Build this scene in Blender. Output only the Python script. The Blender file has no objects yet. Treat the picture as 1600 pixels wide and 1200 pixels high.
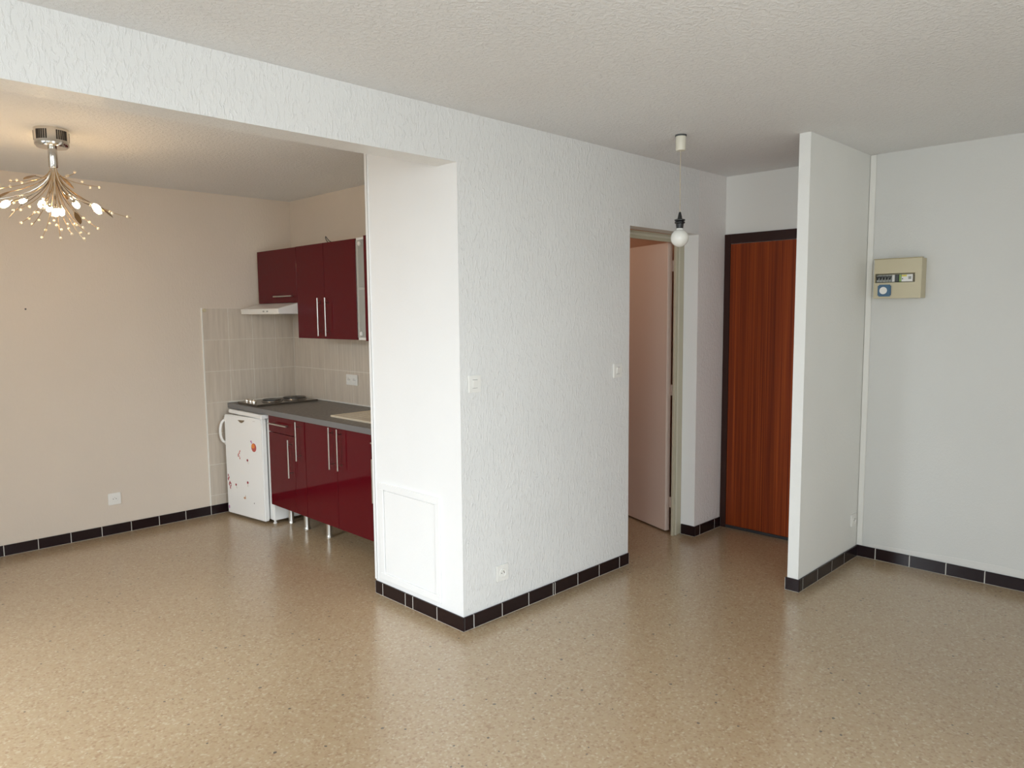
import bpy, bmesh, math, random
from mathutils import Vector, Matrix
random.seed(7)
sc = bpy.context.scene
COL = sc.collection

# ------------------------------------------------------------------ camera, light, exposure
H = 2.5
cam_d = bpy.data.cameras.new('camera'); cam = bpy.data.objects.new('camera', cam_d); COL.objects.link(cam)
YAW, PITCH, ROLL = math.radians(44.9965), math.radians(-5.4819), math.radians(-0.4933)
fw = Vector((math.sin(YAW)*math.cos(PITCH), math.cos(YAW)*math.cos(PITCH), math.sin(PITCH)))
rt = Vector((math.cos(YAW), -math.sin(YAW), 0)); up = rt.cross(fw)
r2 = math.cos(ROLL)*rt + math.sin(ROLL)*up; u2 = -math.sin(ROLL)*rt + math.cos(ROLL)*up
M = Matrix((r2, u2, -fw)).transposed().to_4x4(); M.translation = (-2.2988, -2.6505, 1.5610)
cam.matrix_world = M
cam_d.sensor_width = 36; cam_d.lens = 1148.47/1600*36; cam_d.clip_start = 0.05
sc.camera = cam

W = bpy.data.worlds.new('sky'); sc.world = W; W.use_nodes = True
wn = W.node_tree.nodes; wn.clear()
wo = wn.new('ShaderNodeOutputWorld'); wb = wn.new('ShaderNodeBackground')
wb.inputs[0].default_value = (0.86, 0.93, 1.0, 1); wb.inputs[1].default_value = 0.05
W.node_tree.links.new(wb.outputs[0], wo.inputs[0])

def window_light(name, loc, rot, sx, sy, power, color=(0.93, 0.97, 1.0)):
    l = bpy.data.lights.new(name, 'AREA'); l.shape = 'RECTANGLE'; l.size = sx; l.size_y = sy
    l.energy = power; l.color = color
    o = bpy.data.objects.new(name, l); COL.objects.link(o); o.location = loc; o.rotation_euler = rot
    return o
XL, YR = -3.4, -3.8            # outer walls that stay out of the picture
# daylight through the windows: left wall (dining + living), rear wall (living); the two high ones are the open sky above
DAY = (0.86, 0.95, 1.02)
window_light('daylight_dining_window', (XL-0.45, 0.80, 1.45), (0, -math.pi/2+0.5, 0), 2.0, 1.2, 16, DAY)
window_light('skylight_dining_window', (XL-1.5, 0.80, 2.9), (0, -math.pi/2+0.47, 0), 1.5, 1.2, 275, DAY)
window_light('daylight_living_window', (XL-0.45, -0.9, 1.45), (0, -math.pi/2+0.5, 0), 2.0, 1.2, 16, DAY)
window_light('daylight_living_window', (XL-0.45, -2.5, 1.45), (0, -math.pi/2+0.5, 0), 2.0, 1.2, 58, DAY)
window_light('daylight_rear_window', (-1.6, YR-0.35, 1.35), (math.pi/2-0.45, 0, 0), 1.4, 2.0, 64, DAY)
window_light('skylight_rear_window', (-1.6, YR-1.5, 2.9), (math.pi/2-0.5, 0, 0), 1.4, 1.5, 250, DAY)
sc.view_settings.view_transform = 'Standard'; sc.view_settings.look = 'None'
sc.view_settings.gamma = 1.0; sc.view_settings.use_curve_mapping = False
sc.view_settings.exposure = -0.02
sc.cycles.use_denoising = True
sc.cycles.diffuse_bounces = 8; sc.cycles.max_bounces = 12
sc.cycles.sample_clamp_indirect = 6.0

# ------------------------------------------------------------------ materials
def mat(name, color=(0.8, 0.8, 0.8), rough=0.5, metal=0.0, spec=0.5, coat=0.0, emis=None, estr=0.0, trans=0.0, ior=1.5):
    m = bpy.data.materials.new(name); m.use_nodes = True
    b = m.node_tree.nodes['Principled BSDF']
    b.inputs['Base Color'].default_value = (*color, 1); b.inputs['Roughness'].default_value = rough
    b.inputs['Metallic'].default_value = metal; b.inputs['Specular IOR Level'].default_value = spec
    b.inputs['Coat Weight'].default_value = coat; b.inputs['Transmission Weight'].default_value = trans
    b.inputs['IOR'].default_value = ior
    if emis:
        b.inputs['Emission Color'].default_value = (*emis, 1); b.inputs['Emission Strength'].default_value = estr
    return m
def nt(m):
    t = m.node_tree; return t, t.nodes['Principled BSDF']
def N(t, kind, **kw):
    n = t.nodes.new(kind)
    for k, v in kw.items():
        if k in n.inputs: n.inputs[k].default_value = v
        else: setattr(n, k, v)
    return n
def pos(t, scale=(1, 1, 1)):
    g = N(t, 'ShaderNodeNewGeometry'); mp = N(t, 'ShaderNodeMapping'); mp.inputs['Scale'].default_value = scale
    t.links.new(g.outputs['Position'], mp.inputs['Vector']); return mp.outputs['Vector']
def ramp(t, src, stops):
    r = N(t, 'ShaderNodeValToRGB'); e = r.color_ramp.elements
    while len(e) < len(stops): e.new(0.5)
    for el, (p, c) in zip(e, stops): el.position = p; el.color = (*c, 1) if len(c) == 3 else c
    t.links.new(src, r.inputs[0]); return r.outputs[0]

def plaster(name, color, scale, stretch, strength, dist, prof=((0.38, 0.0), (0.52, 0.35), (0.62, 1.0)), rough=0.7, spec=0.3):
    m = mat(name, color, rough, spec=spec); t, b = nt(m)
    v = pos(t, stretch)
    n1 = N(t, 'ShaderNodeTexNoise', Scale=scale, Detail=4.0, Roughness=0.55)
    n1.inputs['Distortion'].default_value = 0.6
    t.links.new(v, n1.inputs['Vector'])
    h = ramp(t, n1.outputs[0], [(p, (h_,)*3) for p, h_ in prof])
    bp = N(t, 'ShaderNodeBump', Strength=strength, Distance=dist)
    t.links.new(h, bp.inputs['Height']); t.links.new(bp.outputs[0], b.inputs['Normal'])
    n2 = N(t, 'ShaderNodeTexNoise', Scale=1.7, Detail=3.0); t.links.new(pos(t), n2.inputs['Vector'])
    c2 = ramp(t, n2.outputs[0], [(0.3, tuple(x*0.965 for x in color)), (0.7, color)])
    t.links.new(c2, b.inputs['Base Color'])
    return m
WHITE = (0.80, 0.80, 0.785)
M_crepi = plaster('rough_white_plaster', WHITE, 78, (1, 1, 0.36), 0.50, 0.005, ((0.48, 0.0), (0.58, 0.3), (0.70, 1.0)), 0.36, 0.5)
M_crepi_far = plaster('rough_hall_plaster', (0.83, 0.805, 0.785), 72, (1, 1, 0.5), 0.4, 0.005)
M_ceil = plaster('rough_ceiling_plaster', (0.79, 0.795, 0.80), 58, (1, 1, 1), 0.5, 0.006)
M_smooth = plaster('smooth_white_paint', (0.85, 0.85, 0.84), 90, (1, 1, 0.6), 0.10, 0.002)
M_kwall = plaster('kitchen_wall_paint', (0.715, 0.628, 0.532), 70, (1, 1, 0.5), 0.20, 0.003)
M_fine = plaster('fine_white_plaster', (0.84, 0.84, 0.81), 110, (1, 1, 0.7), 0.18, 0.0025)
M_right = plaster('right_wall_falloff_grey', (0.70, 0.70, 0.675), 110, (1, 1, 0.7), 0.18, 0.0025)  # fine white plaster greyed, light falloff toward the right put into its colour
M_terra = mat('warm_room_paint', (0.58, 0.38, 0.29), 0.8)
M_patch = plaster('filler_patch', (0.74, 0.73, 0.70), 80, (1, 1, 1), 0.2, 0.002)

M_floor = mat('beige_granito_floor', (0.5, 0.42, 0.3), 0.32, spec=0.5, coat=0.6); t, b = nt(M_floor)
b.inputs['Coat Roughness'].default_value = 0.2
v = pos(t)
dn = N(t, 'ShaderNodeTexNoise', Scale=30.0, Detail=2.0); t.links.new(v, dn.inputs['Vector'])
dm = N(t, 'ShaderNodeMix', data_type='VECTOR'); dm.inputs['Factor'].default_value = 0.012
t.links.new(v, dm.inputs[4]); t.links.new(dn.outputs['Color'], dm.inputs[5])
vo = N(t, 'ShaderNodeTexVoronoi', Scale=120.0); t.links.new(dm.outputs[1], vo.inputs['Vector'])
sp = N(t, 'ShaderNodeSeparateColor'); t.links.new(vo.outputs['Color'], sp.inputs[0])
cA = ramp(t, sp.outputs[0], [(0.0, (0.36, 0.235, 0.14)), (0.2, (0.45, 0.33, 0.20)), (0.5, (0.48, 0.37, 0.23)), (0.8, (0.45, 0.32, 0.20)), (1.0, (0.56, 0.47, 0.33))])
vd = N(t, 'ShaderNodeTexVoronoi', Scale=34.0); t.links.new(dm.outputs[1], vd.inputs['Vector'])
sd = N(t, 'ShaderNodeSeparateColor'); t.links.new(vd.outputs['Color'], sd.inputs[0])
rare = N(t, 'ShaderNodeMath', operation='GREATER_THAN'); rare.inputs[1].default_value = 0.80; t.links.new(sd.outputs[0], rare.inputs[0])
rad = N(t, 'ShaderNodeMath', operation='MULTIPLY'); rad.inputs[1].default_value = 0.22; t.links.new(sd.outputs[1], rad.inputs[0])
near = N(t, 'ShaderNodeMath', operation='LESS_THAN'); t.links.new(vd.outputs['Distance'], near.inputs[0]); t.links.new(rad.outputs[0], near.inputs[1])
chip = N(t, 'ShaderNodeMath', operation='MULTIPLY'); t.links.new(rare.outputs[0], chip.inputs[0]); t.links.new(near.outputs[0], chip.inputs[1])
cC = ramp(t, sd.outputs[2], [(0.0, (0.09, 0.075, 0.065)), (0.5, (0.2, 0.16, 0.13)), (0.75, (0.26, 0.12, 0.07)), (1.0, (0.33, 0.27, 0.19))])
mx = N(t, 'ShaderNodeMix', data_type='RGBA'); t.links.new(chip.outputs[0], mx.inputs[0]); t.links.new(cA, mx.inputs[6]); t.links.new(cC, mx.inputs[7])
bn = N(t, 'ShaderNodeTexNoise', Scale=0.9, Detail=3.0); t.links.new(v, bn.inputs['Vector'])
bl = ramp(t, bn.outputs[0], [(0.3, (0.81, 0.785, 0.755)), (0.7, (0.88, 0.875, 0.865))])
mm = N(t, 'ShaderNodeMix', data_type='RGBA', blend_type='MULTIPLY'); mm.inputs[0].default_value = 1.0
t.links.new(mx.outputs[2], mm.inputs[6]); t.links.new(bl, mm.inputs[7]); t.links.new(mm.outputs[2], b.inputs['Base Color'])

M_plinth = mat('dark_plum_glazed_tile', (0.014, 0.0065, 0.0075), 0.2, spec=0.3)
M_grout = mat('pale_grout', (0.62, 0.60, 0.55), 0.9)
M_red = mat('burgundy_gloss_lacquer', (0.102, 0.0045, 0.0085), 0.05, spec=0.16)
M_carc = mat('white_melamine', (0.80, 0.79, 0.76), 0.4)
M_steel = mat('brushed_steel', (0.62, 0.60, 0.56), 0.28, metal=1.0)
M_chrome = mat('chrome', (0.72, 0.68, 0.62), 0.12, metal=1.0)
M_chrome_d = mat('dark_slot', (0.03, 0.022, 0.016), 0.5)
M_wplast = mat('white_plastic', (0.83, 0.82, 0.78), 0.3)
M_cream = mat('cream_plastic', (0.74, 0.71, 0.60), 0.35)
M_fridge = mat('white_enamel', (0.90, 0.90, 0.88), 0.25)
M_black = mat('black_plastic', (0.012, 0.012, 0.012), 0.4)
M_gasket = mat('grey_gasket', (0.30, 0.30, 0.31), 0.6)
M_hole = mat('socket_shadow', (0.10, 0.09, 0.085), 0.6)
M_glass_bulb = mat('opal_bulb_glass', (0.80, 0.79, 0.74), 0.12, spec=0.6)
M_jamb = mat('beige_gloss_paint', (0.50, 0.465, 0.345), 0.35)
M_leaf = mat('pinkish_door_warm_bounce', (0.72, 0.585, 0.50), 0.4)  # pinkish white paint with the warm bounce light mixed into its colour
M_dkwood = mat('dark_brown_frame', (0.036, 0.014, 0.011), 0.4, spec=0.25)
M_dkrub = mat('dark_door_seal', (0.03, 0.03, 0.032), 0.6)
M_beige_box = mat('beige_fuse_box', (0.58, 0.52, 0.36), 0.45)
M_grey = mat('grey_module', (0.34, 0.35, 0.33), 0.5)
M_dgrey = mat('dark_grey_module', (0.07, 0.075, 0.075), 0.5)
M_lblgreen = mat('green_label', (0.30, 0.46, 0.16), 0.5)
M_lblyel = mat('yellow_label', (0.72, 0.62, 0.12), 0.5)
M_blue = mat('blue_socket', (0.075, 0.16, 0.26), 0.4)
M_hob = mat('hob_steel', (0.25, 0.23, 0.21), 0.22, metal=1.0)
M_iron = mat('cast_iron_plate', (0.035, 0.032, 0.028), 0.35, spec=0.5)
M_sink = mat('beige_resin_sink', (0.60, 0.52, 0.40), 0.4)
M_seal = mat('white_silicone', (0.82, 0.80, 0.74), 0.4)
M_strip = mat('white_tile_profile', (0.85, 0.83, 0.77), 0.35)
M_badge = mat('bronze_badge', (0.30, 0.24, 0.16), 0.35, metal=0.7)
M_orange = mat('orange_sticker', (0.80, 0.26, 0.05), 0.5)
M_pinkred = mat('pink_red_sticker', (0.52, 0.10, 0.08), 0.5)
M_redst = mat('crimson_sticker', (0.36, 0.03, 0.05), 0.5)
M_yelst = mat('faded_sticker', (0.62, 0.36, 0.22), 0.5)
M_lilac = mat('lilac_sticker', (0.50, 0.18, 0.42), 0.5)
M_stem = mat('sticker_stem', (0.45, 0.42, 0.32), 0.5)
M_wire = mat('brass_wire', (0.55, 0.40, 0.24), 0.3, metal=1.0)
M_leafm = mat('bronze_leaf', (0.20, 0.13, 0.065), 0.35, metal=0.8)
M_bead = mat('amber_glass_bead', (0.95, 0.80, 0.58), 0.08, spec=0.8)
M_lit = mat('lit_halogen_capsule', (1, 0.9, 0.7), 0.4, emis=(1.0, 0.68, 0.36), estr=64)
M_cap = mat('old_ivory_cap', (0.62, 0.54, 0.36), 0.5)

M_top = mat('grey_slate_laminate', (0.12, 0.11, 0.10), 0.38); t, b = nt(M_top)
n = N(t, 'ShaderNodeTexNoise', Scale=55.0, Detail=5.0); t.links.new(pos(t), n.inputs['Vector'])
t.links.new(ramp(t, n.outputs[0], [(0.3, (0.075, 0.068, 0.062)), (0.5, (0.13, 0.117, 0.105)), (0.72, (0.20, 0.18, 0.165))]), b.inputs['Base Color'])
M_tile = mat('streaked_grey_beige_tile', (0.4, 0.37, 0.33), 0.3); t, b = nt(M_tile)
n = N(t, 'ShaderNodeTexNoise', Scale=1.0, Detail=4.0); t.links.new(pos(t, (55, 55, 4)), n.inputs['Vector'])
oi = N(t, 'ShaderNodeObjectInfo')
n.noise_dimensions = '4D'; t.links.new(oi.outputs['Random'], n.inputs['W'])
t.links.new(ramp(t, n.outputs[0], [(0.25, (0.55, 0.48, 0.40)), (0.5, (0.62, 0.545, 0.455)), (0.75, (0.68, 0.605, 0.515))]), b.inputs['Base Color'])
M_zebra = mat('zebrano_veneer', (0.3, 0.06, 0.012), 0.5, spec=0.22); t, b = nt(M_zebra)
n = N(t, 'ShaderNodeTexNoise', Scale=1.0, Detail=3.0); t.links.new(pos(t, (120, 125, 0.7)), n.inputs['Vector'])
wv = N(t, 'ShaderNodeTexNoise', Scale=1.0, Detail=1.0); t.links.new(pos(t, (14, 14, 0.3)), wv.inputs['Vector'])
mA = ramp(t, n.outputs[0], [(0.33, (0.165, 0.024, 0.005)), (0.5, (0.255, 0.042, 0.007)), (0.68, (0.34, 0.066, 0.010))])
mB = ramp(t, wv.outputs[0], [(0.3, (0.75, 0.72, 0.7)), (0.7, (1.1, 1.15, 1.1))])
mm = N(t, 'ShaderNodeMix', data_type='RGBA', blend_type='MULTIPLY'); mm.inputs[0].default_value = 1.0
t.links.new(mA, mm.inputs[6]); t.links.new(mB, mm.inputs[7]); t.links.new(mm.outputs[2], b.inputs['Base Color'])
M_frost = bpy.data.materials.new('frosted_glass'); M_frost.use_nodes = True; t = M_frost.node_tree; t.nodes.clear()
o_ = t.nodes.new('ShaderNodeOutputMaterial'); a_ = N(t, 'ShaderNodeBsdfTransparent'); d_ = N(t, 'ShaderNodeBsdfDiffuse'); d_.inputs[0].default_value = (0.62, 0.64, 0.60, 1)
g_ = N(t, 'ShaderNodeBsdfGlossy'); g_.inputs['Roughness'].default_value = 0.15
m1 = N(t, 'ShaderNodeMixShader'); m1.inputs[0].default_value = 0.28; m2 = N(t, 'ShaderNodeMixShader'); m2.inputs[0].default_value = 0.06
t.links.new(a_.outputs[0], m1.inputs[1]); t.links.new(d_.outputs[0], m1.inputs[2]); t.links.new(m1.outputs[0], m2.inputs[1]); t.links.new(g_.outputs[0], m2.inputs[2]); t.links.new(m2.outputs[0], o_.inputs[0])

# ------------------------------------------------------------------ mesh helpers
def BM(): return bmesh.new()
def box(bm, x0, x1, y0, y1, z0, z1, bev=0.0, mi=0):
    t_ = bmesh.new()
    vs = [t_.verts.new((x, y, z)) for x in (x0, x1) for y in (y0, y1) for z in (z0, z1)]
    for f in ((0, 1, 3, 2), (4, 6, 7, 5), (0, 4, 5, 1), (2, 3, 7, 6), (0, 2, 6, 4), (1, 5, 7, 3)): t_.faces.new([vs[i] for i in f])
    if bev > 0: bmesh.ops.bevel(t_, geom=list(t_.edges), offset=bev, segments=1 if bev < 0.003 else 2, affect='EDGES')
    bmesh.ops.recalc_face_normals(t_, faces=t_.faces)
    for f in t_.faces: f.material_index = mi
    merge(bm, t_); return bm
def merge(bm, other, mtx=None):
    if mtx: bmesh.ops.transform(other, matrix=mtx, verts=other.verts)
    me = bpy.data.meshes.new('tmp'); other.to_mesh(me); other.free(); bm.from_mesh(me); bpy.data.meshes.remove(me)
def prism(bm, poly, axis, a, b_, bev=0.0, mi=0):
    """extrude a 2-D outline along an axis"""
    t_ = bmesh.new()
    def P(p, h): return {'z': (p[0], p[1], h), 'y': (p[0], h, p[1]), 'x': (h, p[0], p[1])}[axis]
    A = [t_.verts.new(P(p, a)) for p in poly]; B = [t_.verts.new(P(p, b_)) for p in poly]; k = len(poly)
    t_.faces.new(A); t_.faces.new(B[::-1])
    for i in range(k): t_.faces.new((A[i], B[i], B[(i+1) % k], A[(i+1) % k]))
    bmesh.ops.recalc_face_normals(t_, faces=t_.faces)
    if bev > 0: bmesh.ops.bevel(t_, geom=list(t_.edges), offset=bev, segments=2, affect='EDGES')
    for f in t_.faces: f.material_index = mi
    merge(bm, t_); return bm
def tube(bm, pts, rad, seg=8, caps=True):
    pts = [Vector(p) for p in pts]; rings = []
    for i, p in enumerate(pts):
        d = (pts[min(i+1, len(pts)-1)] - pts[max(i-1, 0)]).normalized()
        a = d.orthogonal().normalized() if i == 0 else (rings[-1][1] - d*rings[-1][1].dot(d)).normalized()
        c = d.cross(a); r = rad[i] if isinstance(rad, (list, tuple)) else rad
        rings.append(([bm.verts.new(p + r*(math.cos(2*math.pi*k/seg)*a + math.sin(2*math.pi*k/seg)*c)) for k in range(seg)], a))
    for (A, _), (B, _) in zip(rings, rings[1:]):
        for k in range(seg): bm.faces.new((A[k], A[(k+1) % seg], B[(k+1) % seg], B[k]))
    if caps: bm.faces.new(rings[0][0][::-1]); bm.faces.new(rings[-1][0])
    return bm
def lathe(bm, prof, c=(0, 0, 0), seg=24, axis='z', mi=0):
    """revolve (radius, height) pairs"""
    def P(r, h, k):
        a = 2*math.pi*k/seg; u, v_ = r*math.cos(a), r*math.sin(a)
        q = {'z': (u, v_, h), 'x': (h, u, v_), 'y': (v_, h, u)}[axis]
        return (q[0]+c[0], q[1]+c[1], q[2]+c[2])
    t_ = bmesh.new(); rings = []
    for r, h in prof:
        rings.append([t_.verts.new(P(0, h, 0))] if r < 1e-6 else [t_.verts.new(P(r, h, k)) for k in range(seg)])
    for A, B in zip(rings, rings[1:]):
        for k in range(seg):
            k2 = (k+1) % seg
            if len(A) == 1 and len(B) == 1: continue
            if len(A) == 1: t_.faces.new((A[0], B[k], B[k2]))
            elif len(B) == 1: t_.faces.new((A[k], A[k2], B[0]))
            else: t_.faces.new((A[k], A[k2], B[k2], B[k]))
    for R, rev in ((rings[0], False), (rings[-1], True)):
        if len(R) > 1: t_.faces.new(R[::-1] if rev else R)
    bmesh.ops.recalc_face_normals(t_, faces=t_.faces)
    for f in t_.faces: f.material_index = mi
    merge(bm, t_); return bm
def base_of(o):
    while o.parent: o = o.parent
    return Vector(o.location)
def obj(name, bm, m, parent=None, smooth=False, label=None):
    me = bpy.data.meshes.new(name)
    if parent is not None: bmesh.ops.translate(bm, vec=-base_of(parent), verts=bm.verts)
    bm.to_mesh(me); bm.free()
    for q in (m if isinstance(m, list) else [m]): me.materials.append(q)
    if smooth:
        for p in me.polygons: p.use_smooth = True
        me.set_sharp_from_angle(angle=math.radians(40))
    o = bpy.data.objects.new(name, me); COL.objects.link(o)
    if parent is not None: o.parent = parent
    if label: o['label'] = label
    return o
def thing(name, label, cat, loc, group=None):
    o = bpy.data.objects.new(name, None); o.empty_display_size = 0.05; COL.objects.link(o); o.location = loc
    o['label'] = label; o['category'] = cat
    if group: o['group'] = group
    return o
def struct(name, bm, m, label=None, **k):
    o = obj(name, bm, m, None, **k); o['kind'] = 'structure'
    if label: o['label'] = label
    return o
def B(x0, x1, y0, y1, z0, z1, bev=0.0): return box(BM(), x0, x1, y0, y1, z0, z1, bev)

# ------------------------------------------------------------------ room shell (metres, from the photo's geometry)
XE = 2.497; YK = 3.054; XK = 0.806; D = 0.743; L = 1.36; XO = 2.137; BT = 0.143; ZB = 2.265
Y1, Y2, XD = -0.962, -0.900, 1.631
T = 0.2
struct('floor', B(XL-T, XE+T, YR-T, YK+T, -0.15, 0), M_floor, 'beige speckled granito floor')
struct('ceiling', B(XL-T, XE+T, YR-T, YK+T, H, H+0.15), M_ceil, 'white rough plaster ceiling')
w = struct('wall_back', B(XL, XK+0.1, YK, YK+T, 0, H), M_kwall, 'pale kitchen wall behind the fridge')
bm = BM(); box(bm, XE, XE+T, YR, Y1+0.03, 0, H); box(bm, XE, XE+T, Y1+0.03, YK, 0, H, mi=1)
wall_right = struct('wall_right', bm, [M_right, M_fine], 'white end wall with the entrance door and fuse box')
# centre block: closet pillar + wall with the inner doorway
bm = BM()
prism(bm, [(0, 0), (L, 0), (L, 0.109), (XK, 0.109), (XK, D), (0, D)], 'z', 0, H)
box(bm, L, XO, 0, 0.109, 2.078, H); box(bm, XO, XE, 0, 0.109, 0, H)
for f in bm.faces:
    c = f.calc_center_median()
    if abs(f.normal.x) > 0.9 and c.x < 0.05: f.material_index = 1
    elif abs(f.normal.x) > 0.9 and abs(c.x-XO) < 0.02: f.material_index = 1
    elif c.x > 2.15 and f.normal.y < -0.9: f.material_index = 2
wall_center = struct('wall_center', bm, [M_crepi, M_smooth, M_crepi_far], 'white textured wall block between kitchen and hallway')
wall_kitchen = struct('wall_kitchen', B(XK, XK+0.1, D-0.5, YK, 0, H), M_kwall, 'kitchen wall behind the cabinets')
bm = BM(); box(bm, XL, 0, 0, BT, ZB, H, 0.0)
struct('beam', bm, M_crepi, 'white textured ceiling beam')
bm = prism(BM(), [(XD, Y1), (XE, Y1), (XE, Y2), (XD, Y2)], 'z', 0, H)
wall_part = struct('wall_partition', bm, M_fine, 'thin white partition wall beside the entrance door')
# outer walls with window openings (never in view, they let the daylight in)
def pierced(name, axis, at, thick, lo, hi, holes):
    bm = BM(); cuts = sorted({lo, hi, *[h[0] for h in holes], *[h[1] for h in holes]})
    for a, b_ in zip(cuts, cuts[1:]):
        z = [(0, H)]
        for h in holes:
            if h[0] <= a and b_ <= h[1]: z = [(0, h[2]), (h[3], H)]
        for z0, z1 in z:
            if z1 - z0 < 0.01: continue
            box(bm, at-thick, at, a, b_, z0, z1) if axis == 'x' else box(bm, a, b_, at-thick, at, z0, z1)
    return struct(name, bm, M_fine)
pierced('wall_left', 'x', XL, T, YR, YK, [(0.2, 1.4, 0.05, 2.25), (-1.5, -0.3, 0.05, 2.25), (-3.1, -1.9, 0.05, 2.25)])
pierced('wall_rear', 'y', YR, T, XL, XE, [(-2.4, -0.8, 0.05, 2.25)])
# room behind the inner doorway
bm = BM(); box(bm, XK+0.1, XE, 2.2, 2.3, 0, H); box(bm, XK+0.1, XK+0.12, 0.109, 2.2, 0, H); box(bm, XE-0.01, XE, 0.109, 2.2, 0, H)
struct('wall_inner_room', bm, M_terra)
il = bpy.data.lights.new('inner_room_fill', 'POINT'); il.energy = 6; il.color = (1.0, 0.72, 0.5); il.shadow_soft_size = 0.12  # added unseen warm fill, lights the open door leaf and doorway
io = bpy.data.objects.new('inner_room_fill', il); COL.objects.link(io); io.location = (1.45, 1.3, 2.2)

# beading along the far pillar edge
bm = BM(); box(bm, -0.006, 0.0, D-0.022, D+0.004, 0.08, H)
box(bm, -0.0064, -0.0058, D-0.020, D-0.0165, 0.08, H, mi=1)
struct('trim_1', bm, [M_smooth, M_gasket], 'thin white corner bead on the far edge of the pillar')
bm = BM(); box(bm, XE-0.012, XE, Y1-0.036, Y1-0.003, 0.074, H-0.002, 0.002)
struct('trim_2', bm, M_wplast, 'white cable trunking in the corner beside the fuse box')
# rough filler line over the right skirting
pts = [(-1.05, 0.0), (-1.3, 0.004), (-1.5, 0.010), (-1.75, 0.012), (-2.0, 0.004), (-2.3, 0.012), (-2.6, 0.0)]
poly = [(-1.0, 0.074)] + [(-2.6, 0.074)] + [(y, 0.092+2.0*z) for y, z in reversed(pts)]
pp = obj('filler_patch', prism(BM(), poly, 'x', XE-0.0025, XE), M_patch, wall_right)

# ------------------------------------------------------------------ skirting tiles
SK = 0.071
mesh_cache = {}
def skirting(name, label, axis, wall, sgn, joints, z1=SK):
    """axis 'x': runs along x on the plane y=wall, sgn = side the room is on; joints = tile limits"""
    a, b_ = min(joints), max(joints)
    def bx(bm, p, q, d0, d1, z0, z1_, bev=0.0):
        d = sorted((wall+sgn*d0, wall+sgn*d1))
        return box(bm, p, q, d[0], d[1], z0, z1_, bev) if axis == 'x' else box(bm, d[0], d[1], p, q, z0, z1_, bev)
    root = struct(name, bx(BM(), a+0.003, b_-0.0005, 0.0, 0.0090, 0.0, z1-0.002), M_grout, label)
    js = sorted(joints)
    for p, q in zip(js, js[1:]):
        key = (axis, sgn, round(q-p, 3))
        g = 0.0017
        if key not in mesh_cache:
            o = obj('tile', (box(BM(), -(q-p)/2+g, (q-p)/2-g, -0.0049, 0.0049, 0.0005, z1, 0.0016) if axis == 'x' else box(BM(), -0.0049, 0.0049, -(q-p)/2+g, (q-p)/2-g, 0.0005, z1, 0.0016)), M_plinth)
            mesh_cache[key] = o.data
        else:
            o = bpy.data.objects.new('tile', mesh_cache[key]); COL.objects.link(o)
        c = (p+q)/2; dd = wall + sgn*0.0050
        o.parent = root; o.location = (c, dd, 0) if axis == 'x' else (dd, c, 0)
    return root
def fill(a, b_, start, step=0.1985):
    out = [a]; x = start
    while x < b_-0.01:
        if x > a+0.01: out.append(round(x, 4))
        x += step
    return out+[b_]
skirting('baseboard_center', 'dark plum tile skirting of the textured wall', 'x', 0, -1, [-0.0005, 0.060, 0.257, 0.456, 0.652, 0.668, 0.865, 1.062, 1.262, L])
skirting('baseboard_pillar', 'dark plum tile skirting of the pillar side', 'y', 0, -1, [-0.0115, 0.197, 0.399, 0.465, 0.672, D])
skirting('baseboard_back', 'dark plum tile skirting of the kitchen back wall', 'x', YK, -1, fill(XL+0.01, XK, 0.031-0.1957*17, 0.1957))
skirting('baseboard_partition', 'dark plum tile skirting of the partition wall', 'x', Y1, -1, [XD-0.0005, 1.674, 1.875, 2.082, 2.273, XE-0.0105])
skirting('baseboard_partition_end', 'dark plum tile skirting on the end of the partition', 'y', XD, -1, [Y1-0.0115, Y2+0.010])
skirting('baseboard_right', 'dark plum tile skirting of the right wall', 'y', XE, -1, sorted([Y1-0.0005, -1.079]+[-1.276-0.198*k for k in range(13)]+[YR+0.01]))
skirting('baseboard_hall', 'dark plum tile skirting beside the entrance door', 'x', 0, -1, [XO-0.0005, 2.198, 2.398, XE-0.014])
skirting('baseboard_reveal', 'dark plum tile skirting inside the doorway reveal', 'y', XO, -1, [-0.0115, 0.104])

# ------------------------------------------------------------------ kitchen wall tiles
tile_mesh = {}
def wall_tiles(parent, plane, at, us, vs):
    for u0, u1 in zip(us, us[1:]):
        for v0, v1 in zip(vs, vs[1:]):
            key = (plane, round(u1-u0, 3), round(v1-v0, 3))
            if key not in tile_mesh:
                hu, hv, g = (u1-u0)/2, (v1-v0)/2, 0.0018
                bm_ = box(BM(), -hu+g, hu-g, -0.004, 0.004, -hv+g, hv-g, 0.0010) if plane == 'y' else box(BM(), -0.004, 0.004, -hu+g, hu-g, -hv+g, hv-g, 0.0010)
                o = obj('tile', bm_, M_tile); tile_mesh[key] = o.data
            else:
                o = bpy.data.objects.new('tile', tile_mesh[key]); COL.objects.link(o)
            o.parent = parent
            o.location = ((u0+u1)/2, at-0.0041, (v0+v1)/2) if plane == 'y' else (at-0.0041, (u0+u1)/2, (v0+v1)/2)
rows = [0.074, 0.150] + [round(0.395+0.245*k, 4) for k in range(6)]
wall_tiles(w, 'y', YK, [0.036, 0.236, 0.434, 0.632, XK-0.010], rows)
g_ = obj('tile_grout', B(0.036, XK, YK-0.0062, YK, 0.074, 1.620), mat('tile_grout_pale', (0.80, 0.76, 0.68), 0.9), w)
obj('tile_edge_strip', B(0.027, 0.0355, YK-0.0105, YK, 0.0715, 1.624, 0.001), M_strip, w, label='thin white edge strip of the tiling')
cols = sorted([YK-0.0105] + [round(2.970-0.2*k, 4) for k in range(12)])
wall_tiles(wall_kitchen, 'x', XK, cols, rows[4:])
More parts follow.
